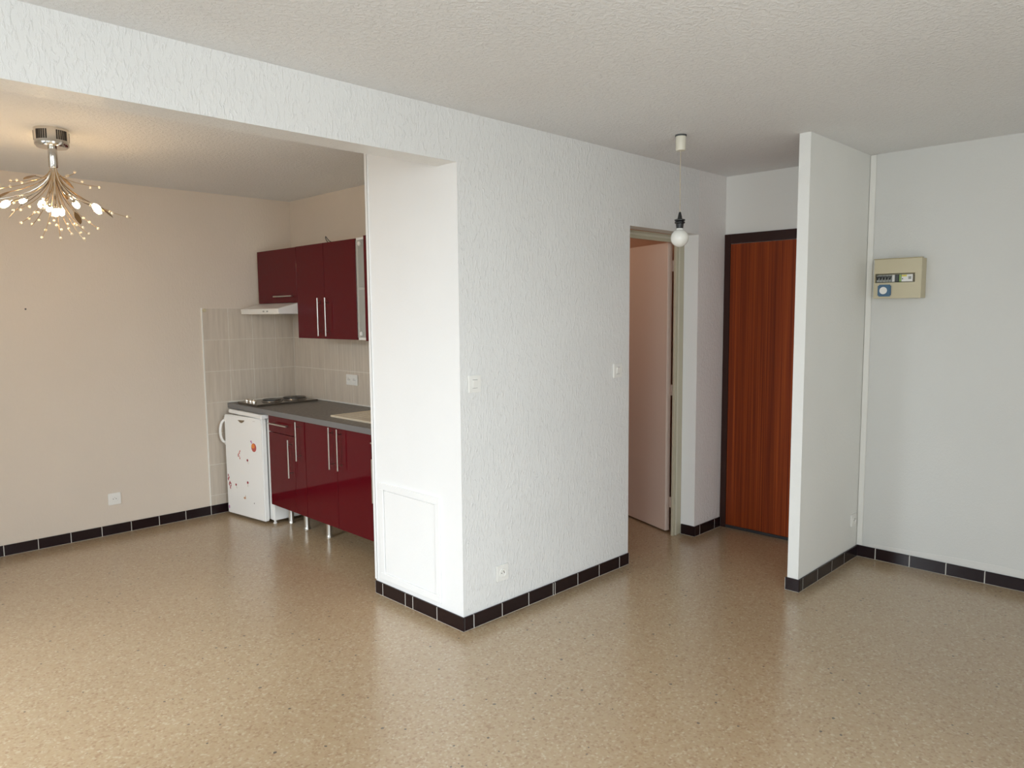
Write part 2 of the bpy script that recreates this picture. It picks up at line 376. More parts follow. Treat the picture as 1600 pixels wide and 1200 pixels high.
obj('tile_grout', B(XK-0.0062, XK, cols[0], YK-0.0105, rows[4], rows[-1]), bpy.data.materials['tile_grout_pale'], wall_kitchen)
t_ = obj('wall_plug', lathe(BM(), [(0.0, -0.014), (0.011, -0.012), (0.014, -0.004), (0.014, 0.0)], (0.052, YK-0.0085, 1.604), 16, 'y'), M_cap, None, smooth=True)
t_['label'] = 'small ivory plug at the upper left corner of the kitchen tiling'; t_['category'] = 'wall plug'
t_ = obj('screw_hole', lathe(BM(), [(0.0, -0.003), (0.005, -0.003), (0.006, 0.0)], (-1.119, YK-0.0002, 1.617), 10, 'y'), M_hole, None)
t_['label'] = 'tiny dark screw hole mark on the blank kitchen back wall'; t_['category'] = 'screw hole'

# ------------------------------------------------------------------ base cabinets
def bar_handle(parent, x_face, a, b_, axis, off=0.035, r=0.0055):
    """a straight rod on two posts; axis 'z' = (y, z0, z1), 'y' = (z, y0, y1)"""
    bm_ = BM(); xh = x_face-off; c, p, q = a, b_[0], b_[1]
    P = (lambda s, x: (x, c, s)) if axis == 'z' else (lambda s, x: (x, s, c))
    tube(bm_, [P(p, xh), P(q, xh)], r, 10)
    for s in (p+0.035, q-0.035): tube(bm_, [P(s, x_face), P(s, xh)], r*0.8, 8)
    return obj('handle', bm_, M_steel, parent, smooth=True)
XF = 0.222
def front(name, parent, y0, y1, z0, z1, x=XF, th=0.018):
    return obj(name, B(x, x+th, y0, y1, z0, z1, 0.0012), M_red, parent)
def carcass(parent, y0, y1, z0, z1, x0, x1, shelf=None, m=M_carc):
    bm_ = BM(); s = 0.016
    box(bm_, x0, x1, y0, y0+s, z0, z1); box(bm_, x0, x1, y1-s, y1, z0, z1)
    box(bm_, x0, x1, y0+s, y1-s, z0, z0+s); box(bm_, x0, x1, y0+s, y1-s, z1-s, z1); box(bm_, x1-0.006, x1, y0+s, y1-s, z0+s, z1-s)
    o = obj('carcass', bm_, m, parent)
    for zz in (shelf or []): obj('shelf', B(x0+0.004, x1-0.007, y0+s, y1-s, zz, zz+0.016), m, parent)
    return o
def foot(parent, x, y, z1):
    return obj('foot', lathe(BM(), [(0.0, 0.0), (0.024, 0.0), (0.024, 0.010), (0.0215, 0.013), (0.0205, 0.016), (0.0205, z1)], (x, y, 0), 20), M_steel, parent, smooth=True)
ZC0, ZC1, XB = 0.165, 0.836, 0.790
c = thing('base_cabinet', 'burgundy base cabinet with one drawer above a door, beside the white fridge', 'cabinet', (0.5, 2.225, 0), 'burgundy base cabinets')
carcass(c, 2.036, 2.410, ZC0, ZC1, XF+0.020, XB)
d = front('drawer', c, 2.037, 2.409, 0.715, ZC1); bar_handle(d, XF, 0.782, (2.081, 2.345), 'y')
d = front('door', c, 2.037, 2.409, ZC0, 0.711); bar_handle(d, XF, 2.066, (0.418, 0.690), 'z')
foot(c, 0.359, 2.378, ZC0); foot(c, 0.359, 2.146, ZC0)
c = thing('base_cabinet', 'very narrow burgundy bottle cabinet squeezed between drawer cabinet and sink cabinet', 'cabinet', (0.5, 1.96, 0), 'burgundy base cabinets')
carcass(c, 1.886, 2.034, ZC0, ZC1, XF+0.020, XB)
d = front('door', c, 1.887, 2.033, ZC0, ZC1); bar_handle(d, XF, 1.951, (0.556, 0.829), 'z')
c = thing('base_cabinet', 'wide burgundy base cabinet with two doors under the beige sink', 'cabinet', (0.5, 1.49, 0), 'burgundy base cabinets')
bm = BM(); s = 0.016
box(bm, XF+0.02, XB, 1.090, 1.090+s, ZC0, 0.66); box(bm, XF+0.02, XB, 1.884-s, 1.884, ZC0, 0.66); box(bm, XF+0.02, XB, 1.106, 1.868, ZC0, ZC0+s); box(bm, XF+0.02, XF+0.04, 1.106, 1.868, 0.62, 0.66)
obj('carcass', bm, M_carc, c)
d = front('door', c, 1.486, 1.883, ZC0, ZC1); bar_handle(d, XF, 1.522, (0.560, 0.835), 'z')
d = front('door', c, 1.092, 1.482, ZC0, ZC1); bar_handle(d, XF, 1.422, (0.564, 0.834), 'z')
foot(c, 0.366, 1.850, ZC0); foot(c, 0.366, 1.13, ZC0)
c = thing('base_cabinet', 'burgundy base cabinet mostly hidden behind the white pillar', 'cabinet', (0.5, 0.92, 0), 'burgundy base cabinets')
carcass(c, 0.755, 1.088, ZC0, ZC1, XF+0.020, XB)
d = front('drawer', c, 0.756, 1.087, 0.724, ZC1); bar_handle(d, XF, 0.791, (0.80, 1.042), 'y')
d = front('door', c, 0.756, 1.087, ZC0, 0.720); bar_handle(d, XF, 1.036, (0.423, 0.693), 'z')
foot(c, 0.366, 0.80, ZC0)

# worktop with a cut-out for the sink bowl
c = thing('worktop', 'dark grey slate look kitchen worktop over fridge and burgundy cabinets', 'worktop', (0.5, 1.9, 0.838))
xs, ys = [0.202, 0.40, 0.66, XK-0.0085], [0.752, 1.118, 1.362, YK-0.0085]
bm = BM(); V = {}
for k, z in enumerate((0.838, 0.875)):
    for i, x in enumerate(xs):
        for j, y in enumerate(ys): V[i, j, k] = bm.verts.new((x, y, z))
for i in range(3):
    for j in range(3):
        if (i, j) == (1, 1): continue
        bm.faces.new([V[a, b_, 1] for a, b_ in ((i, j), (i+1, j), (i+1, j+1), (i, j+1))]); bm.faces.new([V[a, b_, 0] for a, b_ in ((i, j), (i, j+1), (i+1, j+1), (i+1, j))])
def side(p, q): bm.faces.new((V[(*p, 0)], V[(*q, 0)], V[(*q, 1)], V[(*p, 1)]))
for i in range(3): side((i, 0), (i+1, 0)); side((i+1, 3), (i, 3)); side((0, i+1), (0, i)); side((3, i), (3, i+1))
side((1, 1), (1, 2)); side((2, 2), (2, 1)); side((2, 1), (1, 1)); side((1, 2), (2, 2))
bmesh.ops.recalc_face_normals(bm, faces=bm.faces)
obj('top', bm, M_top, c)
obj('seal', B(0.21, XK-0.009, YK-0.016, YK-0.0085, 0.8755, 0.884, 0.002), M_seal, c, label='white silicone line along the tiles')
obj('seal', B(XK-0.016, XK-0.0085, 0.76, YK-0.016, 0.8755, 0.884, 0.002), M_seal, c, label='white silicone line along the tiles')
obj('end_strip', B(0.2005, 0.2018, 0.753, YK-0.009, 0.8382, 0.8745), mat('worktop_edge', (0.17, 0.165, 0.165), 0.4), c, label='paler grey front edging')

# sink: flat drainer on the left, bowl on the right
c = thing('sink', 'beige resin inset sink in the worktop, its drainer beside the pillar', 'sink', (0.5, 1.36, 0.8755))
x0, x1, y0, y1 = 0.318, 0.70, 1.092, 1.706
bm = BM(); xs = [x0, 0.405, 0.655, x1]; ys = [y0, 1.122, 1.358, y1]; V = {}
for i, x in enumerate(xs):
    for j, y in enumerate(ys): V[i, j] = bm.verts.new((x, y, 0.8845))
for i in range(3):
    for j in range(3):
        if (i, j) != (1, 1): bm.faces.new([V[i, j], V[i+1, j], V[i+1, j+1], V[i, j+1]])
lo = [bm.verts.new((x, y, 0.8757)) for x, y in ((x0, y0), (x1, y0), (x1, y1), (x0, y1))]
per = [V[0, 0], V[1, 0], V[2, 0], V[3, 0]]; bm.faces.new([lo[0], lo[1]] + per[::-1])
per = [V[3, 0], V[3, 1], V[3, 2], V[3, 3]]; bm.faces.new([lo[1], lo[2]] + per[::-1])
per = [V[3, 3], V[2, 3], V[1, 3], V[0, 3]]; bm.faces.new([lo[2], lo[3]] + per[::-1])
per = [V[0, 3], V[0, 2], V[0, 1], V[0, 0]]; bm.faces.new([lo[3], lo[0]] + per[::-1])
bo = [bm.verts.new((x, y, 0.72)) for x, y in ((0.42, 1.137), (0.64, 1.137), (0.64, 1.343), (0.42, 1.343))]
rim = [V[1, 1], V[2, 1], V[2, 2], V[1, 2]]
for k in range(4): bm.faces.new((rim[k], rim[(k+1) % 4], bo[(k+1) % 4], bo[k]))
bm.faces.new(bo)
bmesh.ops.recalc_face_normals(bm, faces=bm.faces)
obj('basin', bm, M_sink, c)
bm = BM()
box(bm, x0, x0+0.012, y0, y1, 0.8845, 0.8875, 0.001); box(bm, x0+0.012, x1, y1-0.012, y1, 0.8845, 0.8875, 0.001); box(bm, x1-0.012, x1, y0, y1-0.012, 0.8845, 0.8875, 0.001)
obj('raised_rim', bm, mat('pale_sink_rim', (0.72, 0.63, 0.48), 0.35), c)
for k in range(6): obj('drainer_rib', B(0.37+k*0.05, 0.378+k*0.05, 1.40, 1.66, 0.8846, 0.8866, 0.0008), M_sink, c)
obj('drain', lathe(BM(), [(0, 0.7205), (0.035, 0.7205), (0.038, 0.7235), (0.03, 0.723), (0.0, 0.722)], (0.53, 1.24, 0), 20), M_steel, c, smooth=True)

# hob
c = thing('hob', 'two-plate electric hob with steel knobs on the worktop above the fridge', 'hob', (0.49, 2.765, 0.8755))
obj('body', B(0.235, 0.750, 2.600, 2.945, 0.8755, 0.890, 0.004), M_hob, c)
for px, py, r in ((0.435, 2.760, 0.073), (0.635, 2.775, 0.090)):
    p = obj('hot_plate', lathe(BM(), [(0.0, 0.9045), (r*0.25, 0.9045), (r*0.3, 0.9065), (r*0.93, 0.9075), (r, 0.9045), (r, 0.891)], (px, py, 0), 32), M_iron, c, smooth=True)
    obj('steel_ring', lathe(BM(), [(r+0.0005, 0.8905), (r+0.0005, 0.8985), (r+0.006, 0.897), (r+0.008, 0.8905)], (px, py, 0), 32), M_hob, p, smooth=True)
for px, py in ((0.280, 2.865), (0.275, 2.790), (0.277, 2.745)):
    k_ = obj('knob', lathe(BM(), [(0.0, 0.914), (0.015, 0.914), (0.0175, 0.911), (0.0185, 0.895), (0.0185, 0.8902)], (px, py, 0), 18), M_chrome, c, smooth=True)

# ------------------------------------------------------------------ fridge
c = thing('fridge', 'small white undercounter fridge with stickers, its door slightly ajar', 'fridge', (0.45, 2.70, 0))
obj('body', B(0.249, 0.770, 2.432, 2.975, 0.026, 0.802, 0.006), M_fridge, c)
obj('lid', B(0.176, 0.770, 2.431, 2.978, 0.804, 0.833, 0.004), M_fridge, c)
for fx, fy in ((0.27, 2.46), (0.27, 2.945), (0.73, 2.46), (0.73, 2.945)):
    obj('foot', lathe(BM(), [(0, 0), (0.014, 0), (0.014, 0.006), (0.009, 0.008), (0.009, 0.027)], (fx, fy, 0), 12), M_carc, c)
DA = Vector((0.132, 2.963, 0)); DU = Vector((0.13602, -0.99071, 0)); DN = Vector((0.99071, 0.13602, 0)); DW = 0.4926
DM = Matrix(((DU.x, DN.x, 0, DA.x), (DU.y, DN.y, 0, DA.y), (0, 0, 1, 0), (0, 0, 0, 1)))
def dl(bm): bmesh.ops.transform(bm, matrix=DM, verts=bm.verts); return bm      # door space (u, depth, z) -> world
door = obj('door', dl(B(0, DW, 0, 0.040, 0.020, 0.797, 0.006)), M_fridge, c)
obj('gasket', dl(B(0.012, DW-0.012, 0.0402, 0.050, 0.04, 0.78)), M_gasket, door, label='grey rubber gasket')
bm = BM(); pts = []
for k in range(11):
    a = math.pi*k/10; pts.append((-0.006, 0.018-0.052*math.sin(a)**0.7, 0.664+0.088*math.cos(a)))
tube(bm, pts, 0.010, 10); box(bm, -0.014, 0.0, 0.004, 0.034, 0.738, 0.772, 0.003); box(bm, -0.014, 0.0, 0.004, 0.034, 0.556, 0.590, 0.003)
obj('handle', dl(bm), M_fridge, door, smooth=True)
obj('badge', dl(prism(BM(), [(0.189, 0.768), (0.276, 0.771), (0.262, 0.757), (0.236, 0.748), (0.214, 0.753)], 'y', -0.004, 0.0, 0.0008)), M_badge, door, label='small bronze triangular badge')
obj('mark', dl(prism(BM(), [(0.382, 0.771), (0.412, 0.771), (0.412, 0.775), (0.382, 0.775)], 'y', -0.0012, 0.0)), mat('pale_mark', (0.62, 0.60, 0.58), 0.5), door, label='faint grey mark')
def ellipse(u, z, ru, rz, n_=18, ph=0): return [(u+ru*math.cos(2*math.pi*k/n_+ph), z+rz*math.sin(2*math.pi*k/n_+ph)) for k in range(n_)]
def st(name, polys, m, d=0.0014, label=None):
    bm_ = BM()
    for p in polys: prism(bm_, p, 'y', -d, 0.0)
    return obj(name, dl(bm_), m, door, label=label)
st('sticker', [ellipse(0.383, 0.573, 0.031, 0.033)], M_pinkred, 0.0012, 'round orange and red sticker')
st('sticker_orange_area', [ellipse(0.376, 0.584, 0.021, 0.018, 14)], M_orange, 0.0020, 'orange area of the round sticker')  # orange print of the sticker itself
st('sticker', [ellipse(0.350, 0.617, 0.009, 0.007, 8), ellipse(0.358, 0.607, 0.005, 0.006, 8)], M_lilac, 0.0014, 'tiny purple bow sticker above the round one')
def flower(u, z, r, m, label, stem=(0.012, -0.028)):
    pet = []
    for k in range(5):
        a = 2*math.pi*k/5+0.3; pet.append(ellipse(u+r*0.6*math.cos(a), z+r*0.6*math.sin(a), r*0.55, r*0.55, 8))
    pet.append(ellipse(u, z, r*0.5, r*0.5, 8))
    st('sticker', pet, m, 0.0013, label)
    e = (u+stem[0], z+stem[1])
    st('sticker_stem', [[(u-0.0012, z-r), (u+0.0012, z-r), (e[0]+0.0012, e[1]), (e[0]-0.0012, e[1])]], M_stem, 0.0010)
flower(0.293, 0.466, 0.009, M_redst, 'small crimson flower sticker in the middle')
flower(0.126, 0.256, 0.0085, M_redst, 'small crimson flower sticker lower left')
flower(0.285, 0.293, 0.0095, M_redst, 'small crimson flower sticker lower middle', (-0.002, -0.034))
def sprig(pts, m, label):
    pl = []
    for (u, z, a, l) in pts:
        ca, sa = math.cos(a), math.sin(a); pl.append([(u+ca*l*x-sa*l*y, z+sa*l*x+ca*l*y) for x, y in ((-0.5, 0), (0, 0.25), (0.5, 0), (0, -0.25))])
    st('sticker', pl, m, 0.0013, label)
sprig([(0.197, 0.526, 1.0, 0.022), (0.189, 0.512, 2.0, 0.020), (0.176, 0.500, 0.9, 0.024), (0.172, 0.488, 1.6, 0.020), (0.186, 0.487, 2.2, 0.016), (0.193, 0.472, 1.8, 0.022)], M_pinkred, 'upper red leafy sprig sticker')
sprig([(0.024, 0.318, 1.8, 0.026), (0.030, 0.298, 0.9, 0.030), (0.022, 0.285, 2.1, 0.026), (0.040, 0.262, 1.2, 0.030), (0.052, 0.257, 2.3, 0.028), (0.034, 0.245, 2.0, 0.026), (0.055, 0.238, 0.8, 0.022), (0.046, 0.222, 1.8, 0.026)], M_redst, 'lower left crimson leafy sprig sticker')
st('sticker', [ellipse(0.237, 0.166, 0.014, 0.009, 10), [(0.243, 0.172), (0.250, 0.172), (0.247, 0.190)]], M_yelst, 0.0013, 'faded little bird-shaped sticker')
st('sticker', [ellipse(0.020, 0.066, 0.008, 0.014, 10)], M_lilac, 0.0013, 'lilac sticker at the lower left edge')
st('speck', [ellipse(0.360, 0.142, 0.0042, 0.0042, 8)], M_dgrey, 0.0010)

# ------------------------------------------------------------------ wall cabinets and hood
XU = 0.480; XW = XK-0.010
c = thing('wall_cabinet', 'short burgundy wall cabinet with a lift-up front over the extractor hood', 'cabinet', (0.6, 2.70, 1.656), 'wall cabinets along the kitchen wall')
carcass(c, 2.392, 3.006, 1.656, 2.066, XU+0.019, XW)
d = front('door', c, 2.393, 3.008, 1.656, 2.066, XU); bar_handle(d, XU, 1.706, (2.424, 2.704), 'y', 0.030)
c = thing('wall_cabinet', 'tall burgundy wall cabinet with two doors and long upright handles', 'cabinet', (0.6, 1.99, 1.392), 'wall cabinets along the kitchen wall')
carcass(c, 1.602, 2.390, 1.392, 2.068, XU+0.019, XW)
d = front('door', c, 2.007, 2.389, 1.392, 2.068, XU); bar_handle(d, XU, 2.054, (1.412, 1.683), 'z', 0.030)
d = front('door', c, 1.603, 2.003, 1.392, 2.068, XU); bar_handle(d, XU, 1.952, (1.412, 1.683), 'z', 0.030)
c = thing('wall_cabinet', 'narrow white wall cabinet with a frosted glass front beside the pillar', 'cabinet', (0.6, 1.54, 1.392), 'wall cabinets along the kitchen wall')
carcass(c, 1.478, 1.600, 1.392, 2.072, XU+0.010, XW, [1.727])
d = obj('glass_door', B(XU+0.002, XU+0.007, 1.482, 1.597, 1.408, 2.056), M_frost, c)
for zz in (1.435, 2.030): obj('hinge_cap', lathe(BM(), [(0, -0.006), (0.013, -0.006), (0.015, 0.0)], (XU+0.002, 1.552, zz), 16, 'x'), M_carc, d, smooth=True)
c = thing('wall_cabinet', 'burgundy wall cabinet end showing as a thin red strip against the pillar', 'cabinet', (0.6, 1.3, 1.392), 'wall cabinets along the kitchen wall')
carcass(c, 1.080, 1.474, 1.392, 2.074, XU+0.002, XW)
d = front('door', c, 1.081, 1.474, 1.388, 2.076, XU-0.018, 0.019); bar_handle(d, XU-0.018, 1.13, (1.412, 1.683), 'z', 0.03)
c = thing('extractor_hood', 'white slim extractor hood under the short burgundy wall cabinet', 'hood', (0.55, 2.7, 1.573))
obj('casing', prism(BM(), [(0.327, 1.573), (0.322, 1.611), (0.490, 1.655), (XW, 1.655), (XW, 1.573)], 'y', 2.393, 3.004, 0.0015), M_wplast, c)
obj('grease_filter', B(0.37, 0.74, 2.43, 2.97, 1.5695, 1.5728), M_steel, c)
for yy in (2.55, 2.61): obj('button', B(0.3175, 0.3250, yy, yy+0.016, 1.587, 1.597, 0.0012), M_grey, c)
bm = BM(); tube(bm, [(0.53, 2.010, 2.0695), (0.515, 2.012, 2.088), (0.50, 2.000, 2.104), (0.495, 1.988, 2.112), (0.50, 1.978, 2.098), (0.51, 1.972, 2.083), (0.535, 1.968, 2.0695)], 0.0028, 8)
t_ = obj('cable', bm, M_black, None, smooth=True); t_['label'] = 'short dark cable loop sticking up on top of the tall burgundy wall cabinet'; t_['category'] = 'cable'

# ------------------------------------------------------------------ sockets and switches
def along(axis, wall, u, d, z):   # point on a wall: u along, d out of the wall into the room
    return (u, wall-d, z) if axis == 'y' else (wall-d, u, z)
def wbox(bm_, axis, wall, u0, u1, d0, d1, z0, z1, bev=0.0):
    return box(bm_, u0, u1, wall-d1, wall-d0, z0, z1, bev) if axis == 'y' else box(bm_, wall-d1, wall-d0, u0, u1, z0, z1, bev)
def wdisc(bm_, axis, wall, u, z, prof, seg=20):
    p = [(r, -h) for r, h in prof]; return lathe(bm_, p, along(axis, wall, u, 0, z), seg, axis)
def socket(label, axis, wall, u, z, n_=1, sz=0.084, group='white wall sockets'):
    c = thing('wall_socket', label, 'socket', along(axis, wall, u, 0, z), group)
    wtot = sz + (n_-1)*0.072
    obj('plate', wbox(BM(), axis, wall, u-wtot/2, u+wtot/2, 0.0002, 0.011, z-sz/2, z+sz/2, 0.003), M_wplast, c)
    for k in range(n_):
        uu = u-(n_-1)*0.036+k*0.072
        f_ = obj('socket_face', wdisc(BM(), axis, wall, uu, z, [(0.024, 0.0105), (0.024, 0.0135), (0.0215, 0.0140), (0.020, 0.0115), (0.0, 0.0112)]), M_wplast, c, smooth=True)
        for du, dz in ((-0.0095, 0.0), (0.0095, 0.0)):
            obj('pin_hole', wdisc(BM(), axis, wall, uu+du, z+dz, [(0.0, 0.0120), (0.003, 0.0120), (0.003, 0.0112)], 10), M_hole, f_)
        obj('earth_pin', wdisc(BM(), axis, wall, uu, z+0.010, [(0.0, 0.019), (0.0024, 0.0185), (0.0024, 0.0112)], 10), M_steel, f_)
    return c
socket('white wall socket low on the textured wall near the pillar corner', 'y', 0.0, 0.263, 0.231)
socket('white wall socket low on the blank kitchen back wall', 'y', YK, -0.657, 0.258)
socket('white double socket on the kitchen tiles above the worktop', 'x', XK-0.0082, 2.168, 1.066, 2, 0.080)
socket('white wall socket in the corner of the partition wall, seen edge-on', 'y', Y1, 2.412, 0.248, 1, 0.078)
def switch(label, u, z):
    c = thing('light_switch', label, 'switch', (u, 0, z), 'white light switches')
    obj('plate', wbox(BM(), 'y', 0.0, u-0.041, u+0.041, 0.0002, 0.010, z-0.042, z+0.042, 0.003), M_wplast, c)
    obj('rocker', prism(BM(), [(-0.0102, z-0.019), (-0.0120, z-0.019), (-0.0175, z+0.019), (-0.0102, z+0.019)], 'x', u-0.015, u+0.015, 0.0008), M_wplast, c)
    for dz in (-0.021, 0.0195): obj('seam', B(u-0.016, u+0.016, -0.0105, -0.0098, z+dz, z+dz+0.0011), M_hole, c)
switch('cream-white light switch on the textured wall close to the pillar corner', 0.088, 1.222)
switch('small white light switch at the doorway end of the textured wall', 1.237, 1.217)

# access panel low on the pillar side
c = thing('access_panel', 'white painted access hatch with moulded frame low on the pillar side', 'hatch', (0, 0.42, 0.1))
def frame_x(bm_, y0, y1, z0, z1, wd, x0, x1):
    box(bm_, x0, x1, y0, y1, z1-wd, z1, 0.0015); box(bm_, x0, x1, y0, y1, z0, z0+wd, 0.0015)
    box(bm_, x0, x1, y0, y0+wd, z0+wd, z1-wd, 0.0015); box(bm_, x0, x1, y1-wd, y1, z0+wd, z1-wd, 0.0015); return bm_
obj('frame', frame_x(BM(), 0.165, 0.684, 0.097, 0.641, 0.036, -0.010, 0.0), M_smooth, c)
obj('door', B(-0.005, 0.0, 0.206, 0.643, 0.138, 0.600, 0.001), M_smooth, c)
# ------------------------------------------------------------------ fuse box
FX = XE-0.086
c = thing('fuse_box', 'beige fuse box with black breakers and a blue socket on the white right wall', 'fuse box', (XE, -1.166, 1.632))
y0, y1, z0, z1 = -1.296, -1.036, 1.632, 1.862
bm = BM(); sy0, sy1, sz0, sz1 = -1.262, -1.042, 1.724, 1.778
box(bm, FX, XE, y0, y1, z0, sz0); box(bm, FX, XE, y0, y1, sz1, z1); box(bm, FX, XE, y0, sy0, sz0, sz1); box(bm, FX, XE, sy1, y1, sz0, sz1); box(bm, XE-0.03, XE, sy0, sy1, sz0, sz1)
bmesh.ops.remove_doubles(bm, verts=bm.verts, dist=1e-5)
obj('enclosure', bm, M_beige_box, c)
obj('top_shadow_strip', B(FX-0.003, FX+0.02, y0-0.003, y1+0.003, z1, z1+0.005, 0.001), mat('fuse_box_shade', (0.40, 0.34, 0.20), 0.5), c)  # darker strip along the top edge, a shadow line put into colour and shape
def mod(name, a, b_, m, x=0.010, zz0=sz0+0.004, zz1=sz1-0.008): return obj(name, B(FX+x, XE-0.031, a, b_, zz0, zz1, 0.001), m, c)
yy = sy1-0.004
for k in range(5):
    q = mod('breaker', yy-0.0165, yy-0.0005, M_grey, 0.012)
    obj('toggle', prism(BM(), [(FX+0.012, 1.756), (FX+0.004, 1.753), (FX+0.002, 1.742), (FX+0.012, 1.748)], 'y', yy-0.0125, yy-0.0045), M_black, q)
    obj('toggle_bar', B(FX+0.0085, FX+0.0118, yy-0.0165, yy-0.0005, 1.7565, 1.762), M_black, q)
    yy -= 0.0172
mod('terminal_block', yy-0.016, yy-0.001, M_carc, 0.014); yy -= 0.0165
mod('main_switch', yy-0.022, yy-0.001, M_dgrey, 0.008); yy -= 0.0235
mod('meter_module', yy-0.012, yy-0.001, M_lblgreen, 0.010); yy -= 0.0125
q = mod('meter_module', yy-0.062, yy-0.001, M_carc, 0.010)
obj('label_strip', B(FX+0.0085, FX+0.0099, yy-0.030, yy-0.003, 1.758, 1.768), M_lblyel, q)
obj('button', B(FX+0.0065, FX+0.0099, yy-0.054, yy-0.040, 1.742, 1.758), M_grey, q)
obj('indicator', B(FX+0.0085, FX+0.0099, yy-0.010, yy-0.005, 1.742, 1.748), M_black, q)
q = obj('blue_socket', B(FX-0.010, FX, -1.136, -1.061, 1.643, 1.713, 0.006), M_blue, c, label='blue square socket with a round pale face')
obj('socket_face', lathe(BM(), [(0.0205, -0.0101), (0.0215, -0.014), (0.018, -0.0145), (0.0, -0.012)], (FX, -1.095, 1.678), 20, 'x'), M_wplast, q, smooth=True)

# ------------------------------------------------------------------ doors
def empty_struct(name, label):
    o = bpy.data.objects.new(name, None); COL.objects.link(o); o['kind'] = 'structure'; o['label'] = label; return o
d1 = empty_struct('door_1', 'reddish brown wood veneer entrance door in a dark frame')
bm = BM(); fx = XE-0.012
box(bm, fx, XE, -0.045, -0.0005, 0.0, 2.100, 0.001); box(bm, fx, XE, -0.899, -0.870, 0.0, 2.100, 0.001); box(bm, fx, XE, -0.870, -0.045, 2.034, 2.100, 0.001)
obj('frame', bm, M_dkwood, d1)
obj('leaf', B(XE-0.008, XE-0.0005, -0.868, -0.047, 0.022, 2.032, 0.0008), M_zebra, d1)
obj('seal', B(XE-0.011, XE-0.0005, -0.868, -0.046, 0.002, 0.021), M_dkrub, d1, label='dark strip under the entrance door')
d2 = empty_struct('door_2', 'white inner door standing open behind a beige frame')
bm = BM()
box(bm, 2.040, XO-0.0005, 0.1095, 0.128, 0.0, 2.075, 0.0015); box(bm, L+0.0005, L+0.095, 0.1095, 0.128, 0.0, 2.075, 0.0015); box(bm, L+0.095, 2.040, 0.1095, 0.128, 2.026, 2.075, 0.0015)
obj('frame', bm, M_jamb, d2)
bm = BM(); box(bm, 2.066, 2.080, 0.1045, 0.1094, 0.0, 2.046, 0.0012); box(bm, L+0.06, L+0.075, 0.1045, 0.1094, 0.0, 2.046, 0.0012); box(bm, L+0.075, 2.066, 0.1045, 0.1094, 2.046, 2.06, 0.0012)
obj('frame_moulding', bm, mat('pale_beige_paint', (0.60, 0.57, 0.46), 0.35), d2)
ang = math.atan2(0.335, 0.942)   # door swung past square
LM = Matrix.Translation((2.077, 0.2, 0)) @ Matrix.Rotation(-ang, 4, 'Z')
bm = B(0, 0.038, 0, 0.70, 0.012, 2.036, 0.0015); bmesh.ops.transform(bm, matrix=LM, verts=bm.verts)
lf = obj('leaf', bm, M_leaf, d2)
for zz in (0.18, 0.98, 1.84):
    bm = BM(); lathe(bm, [(0.0, zz), (0.0075, zz), (0.0075, zz+0.075), (0.0, zz+0.075)], (0.041, -0.009, 0), 12); box(bm, 0.028, 0.0375, -0.002, 0.0, zz, zz+0.075)
    bmesh.ops.transform(bm, matrix=LM, verts=bm.verts); obj('hinge', bm, M_leaf, lf, smooth=True)

# ------------------------------------------------------------------ pendant bulb
px, py = 1.190, -0.450
c = thing('pendant_lamp', 'bare white globe bulb hanging on a cord before the inner doorway', 'lamp', (px, py, H))
obj('rose_base', lathe(BM(), [(0, H-0.0005), (0.030, H-0.0005), (0.030, H-0.008), (0.0, H-0.008)], (px, py, 0), 24), M_dgrey, c)
obj('ceiling_rose', lathe(BM(), [(0.0, H-0.0085), (0.0265, H-0.0085), (0.0265, H-0.076), (0.024, H-0.082), (0.0, H-0.082)], (px, py, 0), 24), M_cream, c, smooth=True)
obj('cord', tube(BM(), [(px, py, H-0.08), (px-0.002, py, 2.3), (px, py, 2.09)], 0.0022, 8), mat('ivory_cord', (0.52, 0.44, 0.33), 0.6), c, smooth=True)
obj('lampholder', lathe(BM(), [(0.0, 2.098), (0.005, 2.096), (0.009, 2.080), (0.013, 2.060), (0.028, 2.056), (0.028, 2.050), (0.020, 2.048), (0.027, 2.043), (0.027, 2.037), (0.021, 2.034), (0.018, 2.010), (0.0, 2.010)], (px, py, 0), 24), M_black, c, smooth=True)
R = 0.0475; zc = 1.958; prof = [(0.0, 2.0095), (0.0165, 2.0095), (0.0185, 2.004)]
for k in range(3, 19):
    a = math.radians(10*k-6 if k > 3 else 24); prof.append((R*math.sin(a), zc+R*math.cos(a)))
prof.append((0.0, zc-R))
obj('bulb', lathe(BM(), prof, (px, py, 0), 28), M_glass_bulb, c, smooth=True, label='white opal globe bulb')

# ------------------------------------------------------------------ chandelier
cx, cy = -1.245, 1.655
c = thing('chandelier', 'chrome twig chandelier with glowing halogen bulbs and glass beads above the dining area', 'chandelier', (cx, cy, H))
def cp(p): return (cx+p[0], cy+p[1], H+p[2])
cn = obj('canopy', lathe(BM(), [(0.0, H-0.0005), (0.077, H-0.0005), (0.077, H-0.072), (0.075, H-0.082), (0.067, H-0.091), (0.030, H-0.094), (0.0, H-0.094)], (cx, cy, 0), 40), M_chrome, c, smooth=True)
for k in range(30):
    g, i = divmod(k, 6); a = g*2*math.pi/5 + (i-2.5)*0.13 - 1.18
    bm = B(0.0755, 0.0782, -0.0032, 0.0035, H-0.060, H-0.014)
    bmesh.ops.transform(bm, matrix=Matrix.Translation((cx, cy, 0)) @ Matrix.Rotation(a, 4, 'Z'), verts=bm.verts)
    obj('vent_slot', bm, M_chrome_d, cn)
obj('stem', lathe(BM(), [(0.0, H-0.0942), (0.021, H-0.0942), (0.021, H-0.185), (0.018, H-0.190), (0.0, H-0.190)], (cx, cy, 0), 20), M_chrome, c, smooth=True)
